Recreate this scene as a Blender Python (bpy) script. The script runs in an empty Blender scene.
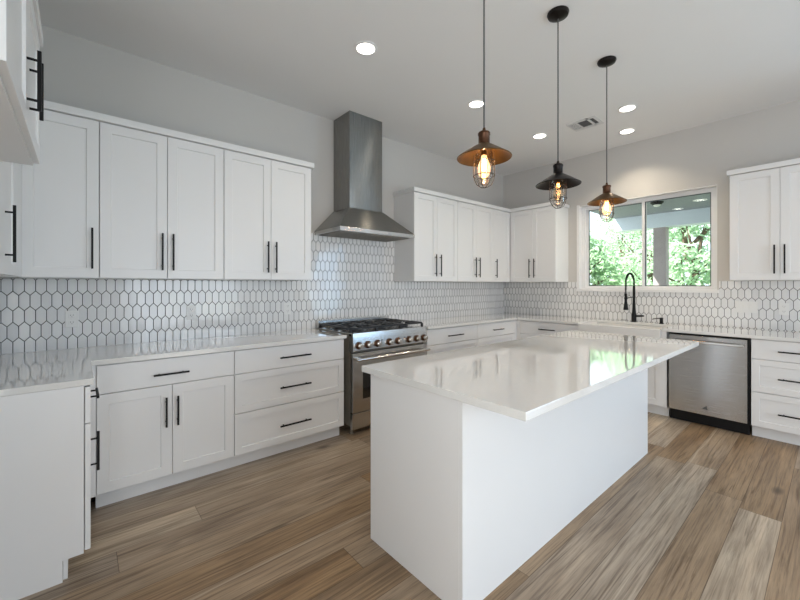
import bpy, bmesh, math, random
from mathutils import Vector, Matrix
random.seed(7)
PI = math.pi
scene = bpy.context.scene
COL = scene.collection

# ---------------------------------------------------------------- camera
cam = bpy.data.cameras.new('camera')
cam.sensor_fit = 'HORIZONTAL'; cam.sensor_width = 36.0
cam.lens = 374.26 / 800 * 36.0
cam.shift_y = (285.25 - 300) / 800
cam.clip_start = 0.02; cam.clip_end = 300
camo = bpy.data.objects.new('camera', cam); COL.objects.link(camo)
camo.location = (-5.1312, -3.4553, 1.3421)
camo.rotation_euler = (PI / 2, 0, 0.8617 - PI / 2)
scene.camera = camo

# ---------------------------------------------------------------- world, sun, daylight, exposure
world = bpy.data.worlds.new('world'); scene.world = world
world.use_nodes = True
wn = world.node_tree.nodes; wn.clear()
wo = wn.new('ShaderNodeOutputWorld'); wb = wn.new('ShaderNodeBackground')
wb.inputs['Color'].default_value = (0.80, 0.905, 1.0, 1); wb.inputs['Strength'].default_value = 1.9
world.node_tree.links.new(wb.outputs[0], wo.inputs[0])

def light(name, kind, loc, energy, color=(1, 1, 1), rot=(0, 0, 0), **kw):
    l = bpy.data.lights.new(name, kind); l.energy = energy; l.color = color
    for k, v in kw.items(): setattr(l, k, v)
    o = bpy.data.objects.new(name, l); COL.objects.link(o)
    o.location = loc; o.rotation_euler = rot
    return o

light('sun', 'SUN', (0, 0, 10), 12.0, (1, 0.96, 0.88), (math.radians(-20), math.radians(-50), 0), angle=0.02)
# daylight through the two patio openings of the rear wall (behind the camera)
light('patio_daylight', 'AREA', (-2.9, -8.16, 1.35), 58, (0.80, 0.90, 1.0), (PI / 2, 0, 0), shape='RECTANGLE', size=2.6, size_y=2.3)
# daylight through the sliding patio door further along the window wall, right of the frame
light('patio_daylight', 'AREA', (0.16, -5.75, 1.25), 50, (0.34, 0.64, 1.0), (0, PI / 2, 0), shape='RECTANGLE', size=2.1, size_y=1.7)
# added fill through an unseen left-wall opening, to brighten the island's left side
light('left_fill', 'AREA', (-5.89, -4.2, 1.3), 27, (1.0, 0.92, 0.82), (0, -PI / 2, 0), shape='RECTANGLE', size=2.0, size_y=1.9)
scene.view_settings.view_transform = 'Standard'
scene.view_settings.look = 'None'
scene.view_settings.gamma = 1.0
scene.view_settings.use_curve_mapping = False
scene.view_settings.exposure = 0.25

# ---------------------------------------------------------------- materials
def new_mat(name):
    m = bpy.data.materials.new(name); m.use_nodes = True
    return m, m.node_tree, m.node_tree.nodes['Principled BSDF']

def setp(b, **kw):
    for k, v in kw.items():
        k = {'color': 'Base Color', 'rough': 'Roughness', 'metal': 'Metallic', 'spec': 'Specular IOR Level', 'coat': 'Coat Weight',
             'coat_rough': 'Coat Roughness', 'trans': 'Transmission Weight', 'ior': 'IOR', 'emit': 'Emission Color', 'estr': 'Emission Strength', 'aniso': 'Anisotropic'}[k]
        if isinstance(v, tuple) and len(v) == 3: v = v + (1,)
        b.inputs[k].default_value = v

def noisy(name, c, rough, var=0.03, scale=8, bump=0.0, bscale=60, **kw):
    """plain material with a faint procedural unevenness"""
    m, nt, b = new_mat(name); setp(b, rough=rough, **kw)
    tc = nt.nodes.new('ShaderNodeTexCoord'); n = nt.nodes.new('ShaderNodeTexNoise'); n.inputs['Scale'].default_value = scale
    nt.links.new(tc.outputs['Object'], n.inputs['Vector'])
    mx = nt.nodes.new('ShaderNodeMix'); mx.data_type = 'RGBA'
    mx.inputs[6].default_value = tuple(x * (1 - var) for x in c) + (1,); mx.inputs[7].default_value = tuple(min(1, x * (1 + var)) for x in c) + (1,)
    nt.links.new(n.outputs['Fac'], mx.inputs[0]); nt.links.new(mx.outputs[2], b.inputs['Base Color'])
    if bump:
        n2 = nt.nodes.new('ShaderNodeTexNoise'); n2.inputs['Scale'].default_value = bscale
        nt.links.new(tc.outputs['Object'], n2.inputs['Vector'])
        bp = nt.nodes.new('ShaderNodeBump'); bp.inputs['Strength'].default_value = bump; bp.inputs['Distance'].default_value = 0.002
        nt.links.new(n2.outputs['Fac'], bp.inputs['Height']); nt.links.new(bp.outputs[0], b.inputs['Normal'])
    return m

class NB:
    """small builder for chains of math nodes"""
    def __init__(s, nt): s.nt = nt
    def n(s, t): return s.nt.nodes.new(t)
    def put(s, sock, v):
        if isinstance(v, (int, float)): sock.default_value = v
        else: s.nt.links.new(v, sock)
    def m(s, op, a, b=None, c=None):
        q = s.n('ShaderNodeMath'); q.operation = op; s.put(q.inputs[0], a)
        if b is not None: s.put(q.inputs[1], b)
        if c is not None: s.put(q.inputs[2], c)
        return q.outputs[0]
    def comb(s, x, y, z=0.0):
        q = s.n('ShaderNodeCombineXYZ'); s.put(q.inputs[0], x); s.put(q.inputs[1], y); s.put(q.inputs[2], z); return q.outputs[0]
    def white(s, vec):
        q = s.n('ShaderNodeTexWhiteNoise'); q.noise_dimensions = '3D'; s.nt.links.new(vec, q.inputs['Vector']); return q
    def noise(s, vec, scale, detail=2, rough=0.5, dist=0.0):
        q = s.n('ShaderNodeTexNoise'); s.nt.links.new(vec, q.inputs['Vector']); q.inputs['Scale'].default_value = scale
        q.inputs['Detail'].default_value = detail; q.inputs['Roughness'].default_value = rough; q.inputs['Distortion'].default_value = dist; return q.outputs['Fac']
    def ramp(s, fac, stops):
        q = s.n('ShaderNodeValToRGB'); e = q.color_ramp.elements
        while len(e) < len(stops): e.new(0.5)
        for k, (p, c) in enumerate(stops): e[k].position = p; e[k].color = tuple(c) + (1,)
        s.put(q.inputs[0], fac); return q.outputs[0]
    def mixc(s, f, a, b, mode='MIX'):
        q = s.n('ShaderNodeMix'); q.data_type = 'RGBA'; q.blend_type = mode; s.put(q.inputs[0], f)
        for i, v in ((6, a), (7, b)):
            if isinstance(v, tuple): q.inputs[i].default_value = v + (1,) if len(v) == 3 else v
            else: s.nt.links.new(v, q.inputs[i])
        return q.outputs[2]

def tile_mat(name, axis, u0, z0, w=0.0525, p=0.1, h=0.028, grout=0.0034):
    """white elongated hexagon (picket) tiles in dark grout"""
    m, nt, b = new_mat(name); N = NB(nt)
    tc = N.n('ShaderNodeTexCoord'); sp = N.n('ShaderNodeSeparateXYZ'); nt.links.new(tc.outputs['Object'], sp.inputs[0])
    u = N.m('SUBTRACT', sp.outputs[axis], u0); v = N.m('SUBTRACT', sp.outputs[2], z0)
    s = p - h; L = math.hypot(h, w / 2); a = h / L; bb = (w / 2) / L; c = (w / 2) * (s / 2 + h) / L
    def cell(du, dv):
        uu = N.m('DIVIDE', N.m('ADD', u, du), w); vv = N.m('DIVIDE', N.m('ADD', v, dv), 2 * p)
        iu = N.m('ROUND', uu); iv = N.m('ROUND', vv)
        x = N.m('ABSOLUTE', N.m('MULTIPLY', N.m('SUBTRACT', uu, iu), w)); y = N.m('ABSOLUTE', N.m('MULTIPLY', N.m('SUBTRACT', vv, iv), 2 * p))
        d1 = N.m('SUBTRACT', w / 2, x)
        d2 = N.m('SUBTRACT', N.m('SUBTRACT', c, N.m('MULTIPLY', x, a)), N.m('MULTIPLY', y, bb))
        return N.m('MINIMUM', d1, d2), iu, iv
    dA, iA, jA = cell(0.0, 0.0); dB, iB, jB = cell(w / 2, p)
    useB = N.m('GREATER_THAN', dB, dA); d = N.m('MAXIMUM', dA, dB)
    idu = N.m('ADD', N.m('MULTIPLY', useB, N.m('ADD', iB, 0.37)), N.m('MULTIPLY', N.m('SUBTRACT', 1.0, useB), iA))
    idv = N.m('ADD', N.m('MULTIPLY', useB, N.m('ADD', jB, 0.61)), N.m('MULTIPLY', N.m('SUBTRACT', 1.0, useB), jA))
    wh = N.white(N.comb(idu, idv, 0.5))
    mr = N.n('ShaderNodeMapRange'); nt.links.new(d, mr.inputs[0]); mr.inputs[1].default_value = grout * 0.5; mr.inputs[2].default_value = grout * 0.5 + 0.0009
    tcol = N.ramp(wh.outputs['Value'], [(0, (0.76, 0.76, 0.765)), (1, (0.84, 0.84, 0.84))])
    nt.links.new(N.mixc(mr.outputs[0], (0.022, 0.024, 0.028), tcol), b.inputs['Base Color'])
    nt.links.new(N.m('SUBTRACT', 0.75, N.m('MULTIPLY', mr.outputs[0], 0.67)), b.inputs['Roughness'])
    # rounded tile edge, and each glossy tile lying a touch out of plane
    mr2 = N.n('ShaderNodeMapRange'); mr2.interpolation_type = 'SMOOTHSTEP'; nt.links.new(d, mr2.inputs[0]); mr2.inputs[1].default_value = 0.0; mr2.inputs[2].default_value = 0.005
    bp = N.n('ShaderNodeBump'); bp.inputs['Strength'].default_value = 0.5; bp.inputs['Distance'].default_value = 0.0015; nt.links.new(mr2.outputs[0], bp.inputs['Height'])
    vs = N.n('ShaderNodeVectorMath'); vs.operation = 'SUBTRACT'; nt.links.new(wh.outputs['Color'], vs.inputs[0]); vs.inputs[1].default_value = (0.5, 0.5, 0.5)
    vk = N.n('ShaderNodeVectorMath'); vk.operation = 'SCALE'; nt.links.new(vs.outputs[0], vk.inputs[0]); vk.inputs['Scale'].default_value = 0.022
    va = N.n('ShaderNodeVectorMath'); va.operation = 'ADD'; nt.links.new(bp.outputs[0], va.inputs[0]); nt.links.new(vk.outputs[0], va.inputs[1])
    vn = N.n('ShaderNodeVectorMath'); vn.operation = 'NORMALIZE'; nt.links.new(va.outputs[0], vn.inputs[0]); nt.links.new(vn.outputs[0], b.inputs['Normal'])
    return m

def floor_mat():
    m, nt, b = new_mat('oak_plank_floor'); N = NB(nt)
    tc = N.n('ShaderNodeTexCoord'); sp = N.n('ShaderNodeSeparateXYZ'); nt.links.new(tc.outputs['Object'], sp.inputs[0])
    X, Y = sp.outputs[0], sp.outputs[1]; W = 0.18; LEN = 2.1
    rv = N.m('DIVIDE', N.m('ADD', Y, 1.635 + W * 60), W); row = N.m('FLOOR', rv); fy = N.m('SUBTRACT', rv, row)
    off = N.m('MULTIPLY', N.white(N.comb(row, 3.3, 1.7)).outputs['Value'], 9.0)
    cu = N.m('DIVIDE', N.m('ADD', N.m('ADD', X, 20.0), off), LEN); col = N.m('FLOOR', cu); fx = N.m('SUBTRACT', cu, col)
    rnd = N.white(N.comb(row, col, 9.1)); r1 = rnd.outputs['Value']
    rs = N.n('ShaderNodeSeparateColor'); nt.links.new(rnd.outputs['Color'], rs.inputs[0]); r2, r3 = rs.outputs[1], rs.outputs[2]
    base = N.ramp(r1, [(0, (0.26, 0.168, 0.088)), (0.3, (0.31, 0.22, 0.138)), (0.6, (0.33, 0.255, 0.18)), (0.88, (0.38, 0.31, 0.235)), (1, (0.50, 0.41, 0.30))])
    base = N.mixc(N.m('MULTIPLY', r3, 0.75), base, N.mixc(1.0, base, (0.95, 1.02, 1.16), 'MULTIPLY'))
    gx = N.m('ADD', X, N.m('MULTIPLY', r2, 31.0)); gy = N.m('ADD', Y, N.m('MULTIPLY', r3, 17.0))
    g1 = N.noise(N.comb(N.m('MULTIPLY', gx, 0.75), N.m('MULTIPLY', gy, 22.0)), 1.6, 5, 0.6, 1.6)     # long grain
    g2 = N.noise(N.comb(N.m('MULTIPLY', gx, 5.0), N.m('MULTIPLY', gy, 130.0)), 1.0, 3, 0.6, 0.3)     # pores
    g3 = N.noise(N.comb(N.m('MULTIPLY', gx, 1.0), N.m('MULTIPLY', gy, 4.0)), 1.5, 3, 0.5, 0.6)       # cloudy
    c1 = N.mixc(1.0, base, N.ramp(g1, [(0.30, (0.48, 0.42, 0.36)), (0.48, (1, 1, 1)), (0.70, (1.30, 1.28, 1.26))]), 'MULTIPLY')
    c2 = N.mixc(0.65, c1, N.ramp(g2, [(0.3, (0.6, 0.57, 0.54)), (0.55, (1.08, 1.08, 1.08))]), 'MULTIPLY')
    c3 = N.mixc(0.8, c2, N.ramp(g3, [(0.3, (0.72, 0.66, 0.60)), (0.7, (1.22, 1.20, 1.17))]), 'MULTIPLY')
    # pale sapwood streak along a few boards
    wob = N.m('MULTIPLY', N.m('SUBTRACT', N.noise(N.comb(gx, 0.0, r3), 1.3, 2), 0.5), 0.35)
    sd = N.m('ABSOLUTE', N.m('SUBTRACT', N.m('SUBTRACT', fy, wob), 0.9))
    streak = N.m('MULTIPLY', N.m('LESS_THAN', sd, 0.028), N.m('GREATER_THAN', r2, 0.80))
    c4 = N.mixc(N.m('MULTIPLY', streak, 0.5), c3, (0.52, 0.43, 0.32))
    # knots
    vo = N.n('ShaderNodeTexVoronoi'); vo.inputs['Scale'].default_value = 1.0
    nt.links.new(N.comb(N.m('MULTIPLY', gx, 1.35), N.m('MULTIPLY', gy, 3.3), r1), vo.inputs['Vector'])
    kn = N.ramp(vo.outputs['Distance'], [(0.0, (1, 1, 1)), (0.05, (0.8, 0.8, 0.8)), (0.12, (0, 0, 0))])
    c5 = N.mixc(N.m('MULTIPLY', kn, 0.85), c4, (0.035, 0.02, 0.012))
    # joints
    ed = N.m('MINIMUM', N.m('MULTIPLY', N.m('MINIMUM', fy, N.m('SUBTRACT', 1.0, fy)), W), N.m('MULTIPLY', N.m('MINIMUM', fx, N.m('SUBTRACT', 1.0, fx)), LEN))
    jt = N.n('ShaderNodeMapRange'); nt.links.new(ed, jt.inputs[0]); jt.inputs[1].default_value = 0.0006; jt.inputs[2].default_value = 0.0022
    c6 = N.mixc(jt.outputs[0], N.mixc(1.0, c5, (0.42, 0.38, 0.34), 'MULTIPLY'), c5)
    nt.links.new(c6, b.inputs['Base Color'])
    nt.links.new(N.m('ADD', 0.30, N.m('MULTIPLY', g2, 0.22)), b.inputs['Roughness']); b.inputs['Specular IOR Level'].default_value = 0.42
    hh = N.m('ADD', N.m('MULTIPLY', jt.outputs[0], 0.6), N.m('MULTIPLY', g2, 0.25))
    bp = N.n('ShaderNodeBump'); bp.inputs['Strength'].default_value = 0.35; bp.inputs['Distance'].default_value = 0.0015; nt.links.new(hh, bp.inputs['Height']); nt.links.new(bp.outputs[0], b.inputs['Normal'])
    return m

def steel_mat(name, c=(0.60, 0.59, 0.57), rough=0.24, axis=0, strength=0.12, wav=0.0, aniso=0.0):
    """brushed stainless steel; grain runs along one object axis"""
    m, nt, b = new_mat(name); N = NB(nt); setp(b, color=c, metal=1.0, rough=rough)
    tc = N.n('ShaderNodeTexCoord'); mp = N.n('ShaderNodeMapping'); nt.links.new(tc.outputs['Object'], mp.inputs[0])
    sc = [420.0, 420.0, 420.0]; sc[axis] = 4.0; mp.inputs['Scale'].default_value = sc
    n = N.noise(mp.outputs[0], 1.0, 2)
    if aniso:
        tg = N.n('ShaderNodeTangent'); tg.direction_type = 'RADIAL'; tg.axis = 'Z'; nt.links.new(tg.outputs[0], b.inputs['Tangent']); b.inputs['Anisotropic'].default_value = aniso; b.inputs['Anisotropic Rotation'].default_value = 0.25
    mr = N.n('ShaderNodeMapRange'); nt.links.new(n, mr.inputs[0]); mr.inputs[3].default_value = rough - 0.06; mr.inputs[4].default_value = rough + 0.08
    nt.links.new(mr.outputs[0], b.inputs['Roughness'])
    h = N.m('MULTIPLY', n, strength)
    if wav:
        mp2 = N.n('ShaderNodeMapping'); nt.links.new(tc.outputs['Object'], mp2.inputs[0]); mp2.inputs['Scale'].default_value = (2.6, 2.6, 1.2)
        h = N.m('ADD', h, N.m('MULTIPLY', N.noise(mp2.outputs[0], 1.0, 1), wav))
    bp = N.n('ShaderNodeBump'); bp.inputs['Strength'].default_value = 1.0; bp.inputs['Distance'].default_value = 0.001
    nt.links.new(h, bp.inputs['Height']); nt.links.new(bp.outputs[0], b.inputs['Normal'])
    return m

def clear_glass(name, tint=(1, 1, 1), refl=1.0):
    m = bpy.data.materials.new(name); m.use_nodes = True; nt = m.node_tree; nt.nodes.clear()
    o = nt.nodes.new('ShaderNodeOutputMaterial'); t = nt.nodes.new('ShaderNodeBsdfTransparent'); t.inputs[0].default_value = tint + (1,)
    g = nt.nodes.new('ShaderNodeBsdfGlossy'); g.inputs['Roughness'].default_value = 0.01
    f = nt.nodes.new('ShaderNodeFresnel'); f.inputs[0].default_value = 1.45
    k = nt.nodes.new('ShaderNodeMath'); k.operation = 'MULTIPLY'; k.inputs[1].default_value = refl; nt.links.new(f.outputs[0], k.inputs[0])
    mx = nt.nodes.new('ShaderNodeMixShader'); nt.links.new(k.outputs[0], mx.inputs[0]); nt.links.new(t.outputs[0], mx.inputs[1]); nt.links.new(g.outputs[0], mx.inputs[2])
    nt.links.new(mx.outputs[0], o.inputs[0]); return m

def emitter(name, c, s):
    m, nt, b = new_mat(name); setp(b, color=(0.8, 0.8, 0.8), emit=c, estr=s); return m

M = {}
M['wall'] = noisy('wall_paint', (0.59, 0.573, 0.55), 0.85, 0.01, 3, 0.25, 180)
M['ceiling'] = noisy('ceiling_paint', (0.82, 0.815, 0.81), 0.9, 0.01, 3, 0.25, 180)
M['cab'] = noisy('white_cabinet_paint', (0.80, 0.80, 0.80), 0.32, 0.008, 5)
M['trim'] = noisy('white_trim_paint', (0.84, 0.84, 0.84), 0.35, 0.01, 5)
M['vinyl'] = noisy('white_vinyl', (0.83, 0.83, 0.84), 0.35, 0.01, 5)
M['quartz'] = noisy('white_quartz', (0.78, 0.775, 0.755), 0.06, 0.02, 40, spec=0.8, coat=0.75, coat_rough=0.045)
M['floor'] = floor_mat()
M['tileA'] = tile_mat('picket_tile', 0, -5.165, 0.940)
M['tileB'] = tile_mat('picket_tile_window_side', 1, -2.7985, 0.955)
M['black'] = noisy('matte_black_metal', (0.006, 0.006, 0.0065), 0.45, 0.1, 30, spec=0.25)
M['iron'] = noisy('cast_iron', (0.012, 0.013, 0.016), 0.42, 0.2, 60, 0.4, 200)
M['steel'] = steel_mat('brushed_steel', rough=0.22, axis=0)
M['steel_hood'] = steel_mat('brushed_steel_hood', (0.29, 0.285, 0.27), 0.25, 2, 0.0, 10.0, 0.93)
M['steel_dw'] = steel_mat('brushed_steel_dishwasher', (0.60, 0.60, 0.60), 0.24, 1, 0.0, 6.0, 0.8)
M['steel_dark'] = noisy('grey_brown_enamel', (0.20, 0.18, 0.15), 0.4, 0.05, 10)
M['chrome'] = noisy('polished_steel', (0.75, 0.73, 0.7), 0.12, 0.03, 20, metal=1.0)
M['bronze'] = noisy('aged_bronze', (0.13, 0.075, 0.028), 0.42, 0.35, 18, metal=0.8)
M['bronze_cap'] = noisy('brown_bronze_cap', (0.09, 0.04, 0.02), 0.35, 0.4, 18, metal=0.7)
M['darkbronze'] = noisy('oil_rubbed_bronze', (0.014, 0.011, 0.010), 0.35, 0.3, 18, metal=0.7)
M['wire'] = noisy('dark_wire', (0.06, 0.045, 0.035), 0.4, 0.2, 20, metal=0.5)
M['cord'] = noisy('grey_cord', (0.10, 0.10, 0.10), 0.6, 0.1, 50)
M['jar'] = clear_glass('clear_glass_jar', (0.985, 0.97, 0.95), 0.35)
M['pane'] = clear_glass('window_glass', (0.97, 0.985, 0.98), 0.5)
def glow_glass(name, tint, e, s):
    m = clear_glass(name, tint, 0.4); nt = m.node_tree; o = nt.nodes['Material Output']; src = o.inputs[0].links[0].from_socket
    em = nt.nodes.new('ShaderNodeEmission'); em.inputs[0].default_value = e + (1,); em.inputs[1].default_value = s
    ad = nt.nodes.new('ShaderNodeAddShader'); nt.links.new(src, ad.inputs[0]); nt.links.new(em.outputs[0], ad.inputs[1]); nt.links.new(ad.outputs[0], o.inputs[0]); return m
M['bulb'] = glow_glass('lit_amber_bulb_glass', (1.0, 0.86, 0.66), (1.0, 0.62, 0.32), 0.9)
M['bulb_dim'] = clear_glass('clear_bulb_glass', (1.0, 0.9, 0.75), 0.7)
M['filament'] = emitter('glowing_filament', (1.0, 0.55, 0.2), 60)
M['filament_dim'] = emitter('dim_filament', (1.0, 0.45, 0.1), 9)
M['diffuser'] = emitter('lit_diffuser', (1.0, 0.93, 0.82), 6)
M['porch_lamp'] = emitter('lit_porch_diffuser', (1.0, 0.95, 0.88), 3)
M['fireclay'] = noisy('white_fireclay', (0.82, 0.81, 0.79), 0.1, 0.01, 5, coat=0.5)
M['plate'] = noisy('white_plastic', (0.80, 0.80, 0.79), 0.35, 0.01, 5)
M['sash_shade'] = noisy('dark_grey_sash_shade', (0.10, 0.12, 0.14), 0.6, 0.05, 10)
M['slot'] = noisy('dark_slot', (0.10, 0.10, 0.10), 0.6, 0.1, 5)
M['vent_dark'] = noisy('vent_opening', (0.10, 0.10, 0.105), 0.8, 0.1, 20)
M['vent'] = noisy('white_vent_enamel', (0.68, 0.68, 0.68), 0.4, 0.01, 5)
M['oven_glass'] = noisy('black_oven_glass', (0.01, 0.01, 0.01), 0.06, 0.1, 5, coat=1.0)
M['soffit'] = noisy('grey_soffit_paint', (0.27, 0.29, 0.32), 0.7, 0.03, 4)
M['beam'] = noisy('pale_beam_paint', (0.72, 0.78, 0.84), 0.7, 0.02, 4)
M['post'] = noisy('weathered_post_wood', (0.40, 0.35, 0.34), 0.8, 0.15, 6)
M['lawn'] = noisy('lawn_grass', (0.30, 0.36, 0.22), 0.95, 0.4, 3)
M['patio'] = noisy('porch_concrete', (0.42, 0.41, 0.39), 0.9, 0.08, 6)
M['bark'] = noisy('tree_bark', (0.12, 0.085, 0.06), 0.9, 0.3, 12, 0.8, 20)
M['siding'] = noisy('exterior_siding', (0.6, 0.6, 0.58), 0.8, 0.03, 4)

def leaf_mat(name, c1, c2):
    m = bpy.data.materials.new(name); m.use_nodes = True; nt = m.node_tree; nt.nodes.clear(); N = NB(nt)
    o = N.n('ShaderNodeOutputMaterial'); tc = N.n('ShaderNodeTexCoord')
    c = N.ramp(N.noise(tc.outputs['Object'], 5.0, 4, 0.7), [(0.34, tuple(v * 0.6 for v in c1)), (0.45, c1), (0.66, c2)])
    d = N.n('ShaderNodeBsdfDiffuse'); t = N.n('ShaderNodeBsdfTranslucent'); nt.links.new(c, d.inputs[0]); nt.links.new(c, t.inputs[0])
    mx = N.n('ShaderNodeMixShader'); mx.inputs[0].default_value = 0.45; nt.links.new(d.outputs[0], mx.inputs[1]); nt.links.new(t.outputs[0], mx.inputs[2]); nt.links.new(mx.outputs[0], o.inputs[0])
    return m
M['leafA'] = leaf_mat('leaf_green', (0.36, 0.54, 0.34), (0.70, 0.85, 0.62))
M['leafB'] = leaf_mat('leaf_pale_green', (0.42, 0.60, 0.40), (0.74, 0.88, 0.68))

# ---------------------------------------------------------------- mesh helpers
def bx(bm, x0, x1, y0, y1, z0, z1, bev=0.0, seg=2):
    vs = [bm.verts.new((x, y, z)) for x in (x0, x1) for y in (y0, y1) for z in (z0, z1)]
    F = [(0, 1, 3, 2), (4, 6, 7, 5), (0, 4, 5, 1), (2, 3, 7, 6), (0, 2, 6, 4), (1, 5, 7, 3)]
    fs = [bm.faces.new([vs[i] for i in f]) for f in F]
    if bev:
        es = list({e for f in fs for e in f.edges})
        bmesh.ops.bevel(bm, geom=es, offset=bev, segments=seg, affect='EDGES', profile=0.5)
    return fs

def prism(bm, pts, a0, a1, plane='xy', bev=0.0):
    """extrude an outline; plane 'xy' extrudes in z, 'xz' in y, 'yz' in x"""
    def P(p, q):
        return {'xy': (p[0], p[1], q), 'xz': (p[0], q, p[1]), 'yz': (q, p[0], p[1])}[plane]
    lo = [bm.verts.new(P(p, a0)) for p in pts]; hi = [bm.verts.new(P(p, a1)) for p in pts]
    n = len(pts); fs = [bm.faces.new(lo[::-1]), bm.faces.new(hi)]
    for i in range(n): fs.append(bm.faces.new((lo[i], lo[(i + 1) % n], hi[(i + 1) % n], hi[i])))
    bmesh.ops.recalc_face_normals(bm, faces=fs)
    if bev:
        es = list({e for f in fs for e in f.edges})
        bmesh.ops.bevel(bm, geom=es, offset=bev, segments=2, affect='EDGES', profile=0.5)

def lathe(bm, prof, seg=32, o=(0, 0, 0), axis='z', closed=False):
    """revolve (r, h) pairs"""
    rings = []
    for r, h in prof:
        ring = []
        for k in range(seg):
            a = 2 * PI * k / seg; x, y = r * math.cos(a), r * math.sin(a)
            p = {'z': (x, y, h), 'x': (h, x, y), 'y': (x, h, y)}[axis]
            ring.append(bm.verts.new((p[0] + o[0], p[1] + o[1], p[2] + o[2])))
        rings.append(ring)
    fs = []
    for a, b_ in zip(rings, rings[1:] + ([rings[0]] if closed else [])):
        for k in range(seg):
            fs.append(bm.faces.new((a[k], a[(k + 1) % seg], b_[(k + 1) % seg], b_[k])))
    if not closed:
        fs.append(bm.faces.new(rings[0])); fs.append(bm.faces.new(rings[-1]))
    bmesh.ops.recalc_face_normals(bm, faces=fs)

def cyl(bm, p0, p1, r, seg=12, r2=None):
    p0, p1 = Vector(p0), Vector(p1); d = (p1 - p0); q = d.to_track_quat('Z', 'Y')
    r2 = r if r2 is None else r2
    A = [bm.verts.new(p0 + q @ Vector((r * math.cos(2 * PI * k / seg), r * math.sin(2 * PI * k / seg), 0))) for k in range(seg)]
    B = [bm.verts.new(p1 + q @ Vector((r2 * math.cos(2 * PI * k / seg), r2 * math.sin(2 * PI * k / seg), 0))) for k in range(seg)]
    fs = [bm.faces.new((A[k], A[(k + 1) % seg], B[(k + 1) % seg], B[k])) for k in range(seg)]
    fs += [bm.faces.new(A[::-1]), bm.faces.new(B)]
    bmesh.ops.recalc_face_normals(bm, faces=fs)

def tube(bm, pts, r, seg=10, closed=False):
    pts = [Vector(p) for p in pts]; n = len(pts); rings = []; up = Vector((0, 0, 1)); prev = None
    for i, p in enumerate(pts):
        if closed: t = (pts[(i + 1) % n] - pts[i - 1]).normalized()
        else: t = (pts[min(i + 1, n - 1)] - pts[max(i - 1, 0)]).normalized()
        if prev is None:
            s = t.cross(up)
            if s.length < 1e-3: s = t.cross(Vector((1, 0, 0)))
        else: s = prev - t * prev.dot(t)
        s.normalize(); prev = s; w = t.cross(s)
        rr = r[i] if isinstance(r, (list, tuple)) else r
        rings.append([bm.verts.new(p + s * rr * math.cos(2 * PI * k / seg) + w * rr * math.sin(2 * PI * k / seg)) for k in range(seg)])
    prs = list(zip(rings, rings[1:])) + ([(rings[-1], rings[0])] if closed else [])
    fs = []
    for a, b_ in prs:
        for k in range(seg): fs.append(bm.faces.new((a[k], a[(k + 1) % seg], b_[(k + 1) % seg], b_[k])))
    if not closed: fs += [bm.faces.new(rings[0][::-1]), bm.faces.new(rings[-1])]
    bmesh.ops.recalc_face_normals(bm, faces=fs)

def obj(name, bm, mat, parent=None, smooth=False, loc=None):
    me = bpy.data.meshes.new(name)
    if smooth:
        for f in bm.faces: f.smooth = True
        for e in bm.edges:
            if len(e.link_faces) == 2 and e.calc_face_angle(0) > math.radians(40): e.smooth = False
    bm.to_mesh(me); bm.free(); me.materials.append(M[mat] if isinstance(mat, str) else mat)
    o = bpy.data.objects.new(name, me); COL.objects.link(o)
    if parent: o.parent = parent
    if loc: o.location = loc
    return o

def B(*a, **k):
    bm = bmesh.new()
    if a: bx(bm, *a, **k)
    return bm

def tag(o, label, cat, group=None):
    o['label'] = label; o['category'] = cat
    if group: o['group'] = group
    return o

def thing(name, label, cat, loc=(0, 0, 0), rz=0.0, group=None):
    o = bpy.data.objects.new(name, None); COL.objects.link(o); o.empty_display_size = 0.1
    o.location = loc; o.rotation_euler = (0, 0, rz); return tag(o, label, cat, group)

def struct(name, bm, mat, parent=None):
    o = obj(name, bm, mat, parent)
    if not parent: o['kind'] = 'structure'
    return o

def copy_tree(o, parent=None):
    c = o.copy(); COL.objects.link(c); c.parent = parent
    for ch in list(o.children): copy_tree(ch, c)
    return c

# ---------------------------------------------------------------- room shell
H = 3.08; XC = -5.725; YB = -8.0
struct('floor', B(XC - .15, 0.15, YB - .15, 0.15, -0.12, 0), 'floor')
struct('ceiling', B(XC - .15, 0.15, YB - .15, 0.15, H, H + 0.15), 'ceiling')
wall_range = struct('wall_range_side', B(XC - .15, 0.15, 0, 0.15, 0, H), 'wall')
bm = bmesh.new()
for a, b_, c, d in ((YB, -5.2, 0, H), (-3.2, 0, 0, H), (-5.2, -3.2, 0, .25), (-5.2, -3.2, 2.35, H)): bx(bm, XC - .15, XC, a, b_, c, d)  # gap left in the wall for the added fill light
wall_left = struct('wall_left', bm, 'wall')
WY0, WY1, WZ0, WZ1 = -2.635, -1.195, 1.29, 2.41      # window hole
bm = bmesh.new()
bx(bm, 0, 0.15, YB, -6.65, 0, H); bx(bm, 0, 0.15, -4.85, WY0, 0, H); bx(bm, 0, 0.15, -6.65, -4.85, 2.35, H); bx(bm, 0, 0.15, WY1, 0, 0, H); bx(bm, 0, 0.15, WY0, WY1, 0, WZ0); bx(bm, 0, 0.15, WY0, WY1, WZ1, H)
wall_window = struct('wall_window_side', bm, 'wall')
bm = bmesh.new()
for a, b_ in ((XC, -4.2), (-1.6, 0)): bx(bm, a, b_, YB - .15, YB, 0, H)
for a, b_ in ((-4.2, -1.6),): bx(bm, a, b_, YB - .15, YB, 2.5, H); bx(bm, a, b_, YB - .15, YB, 0, 0.2)
struct('wall_back', bm, 'wall')

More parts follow.
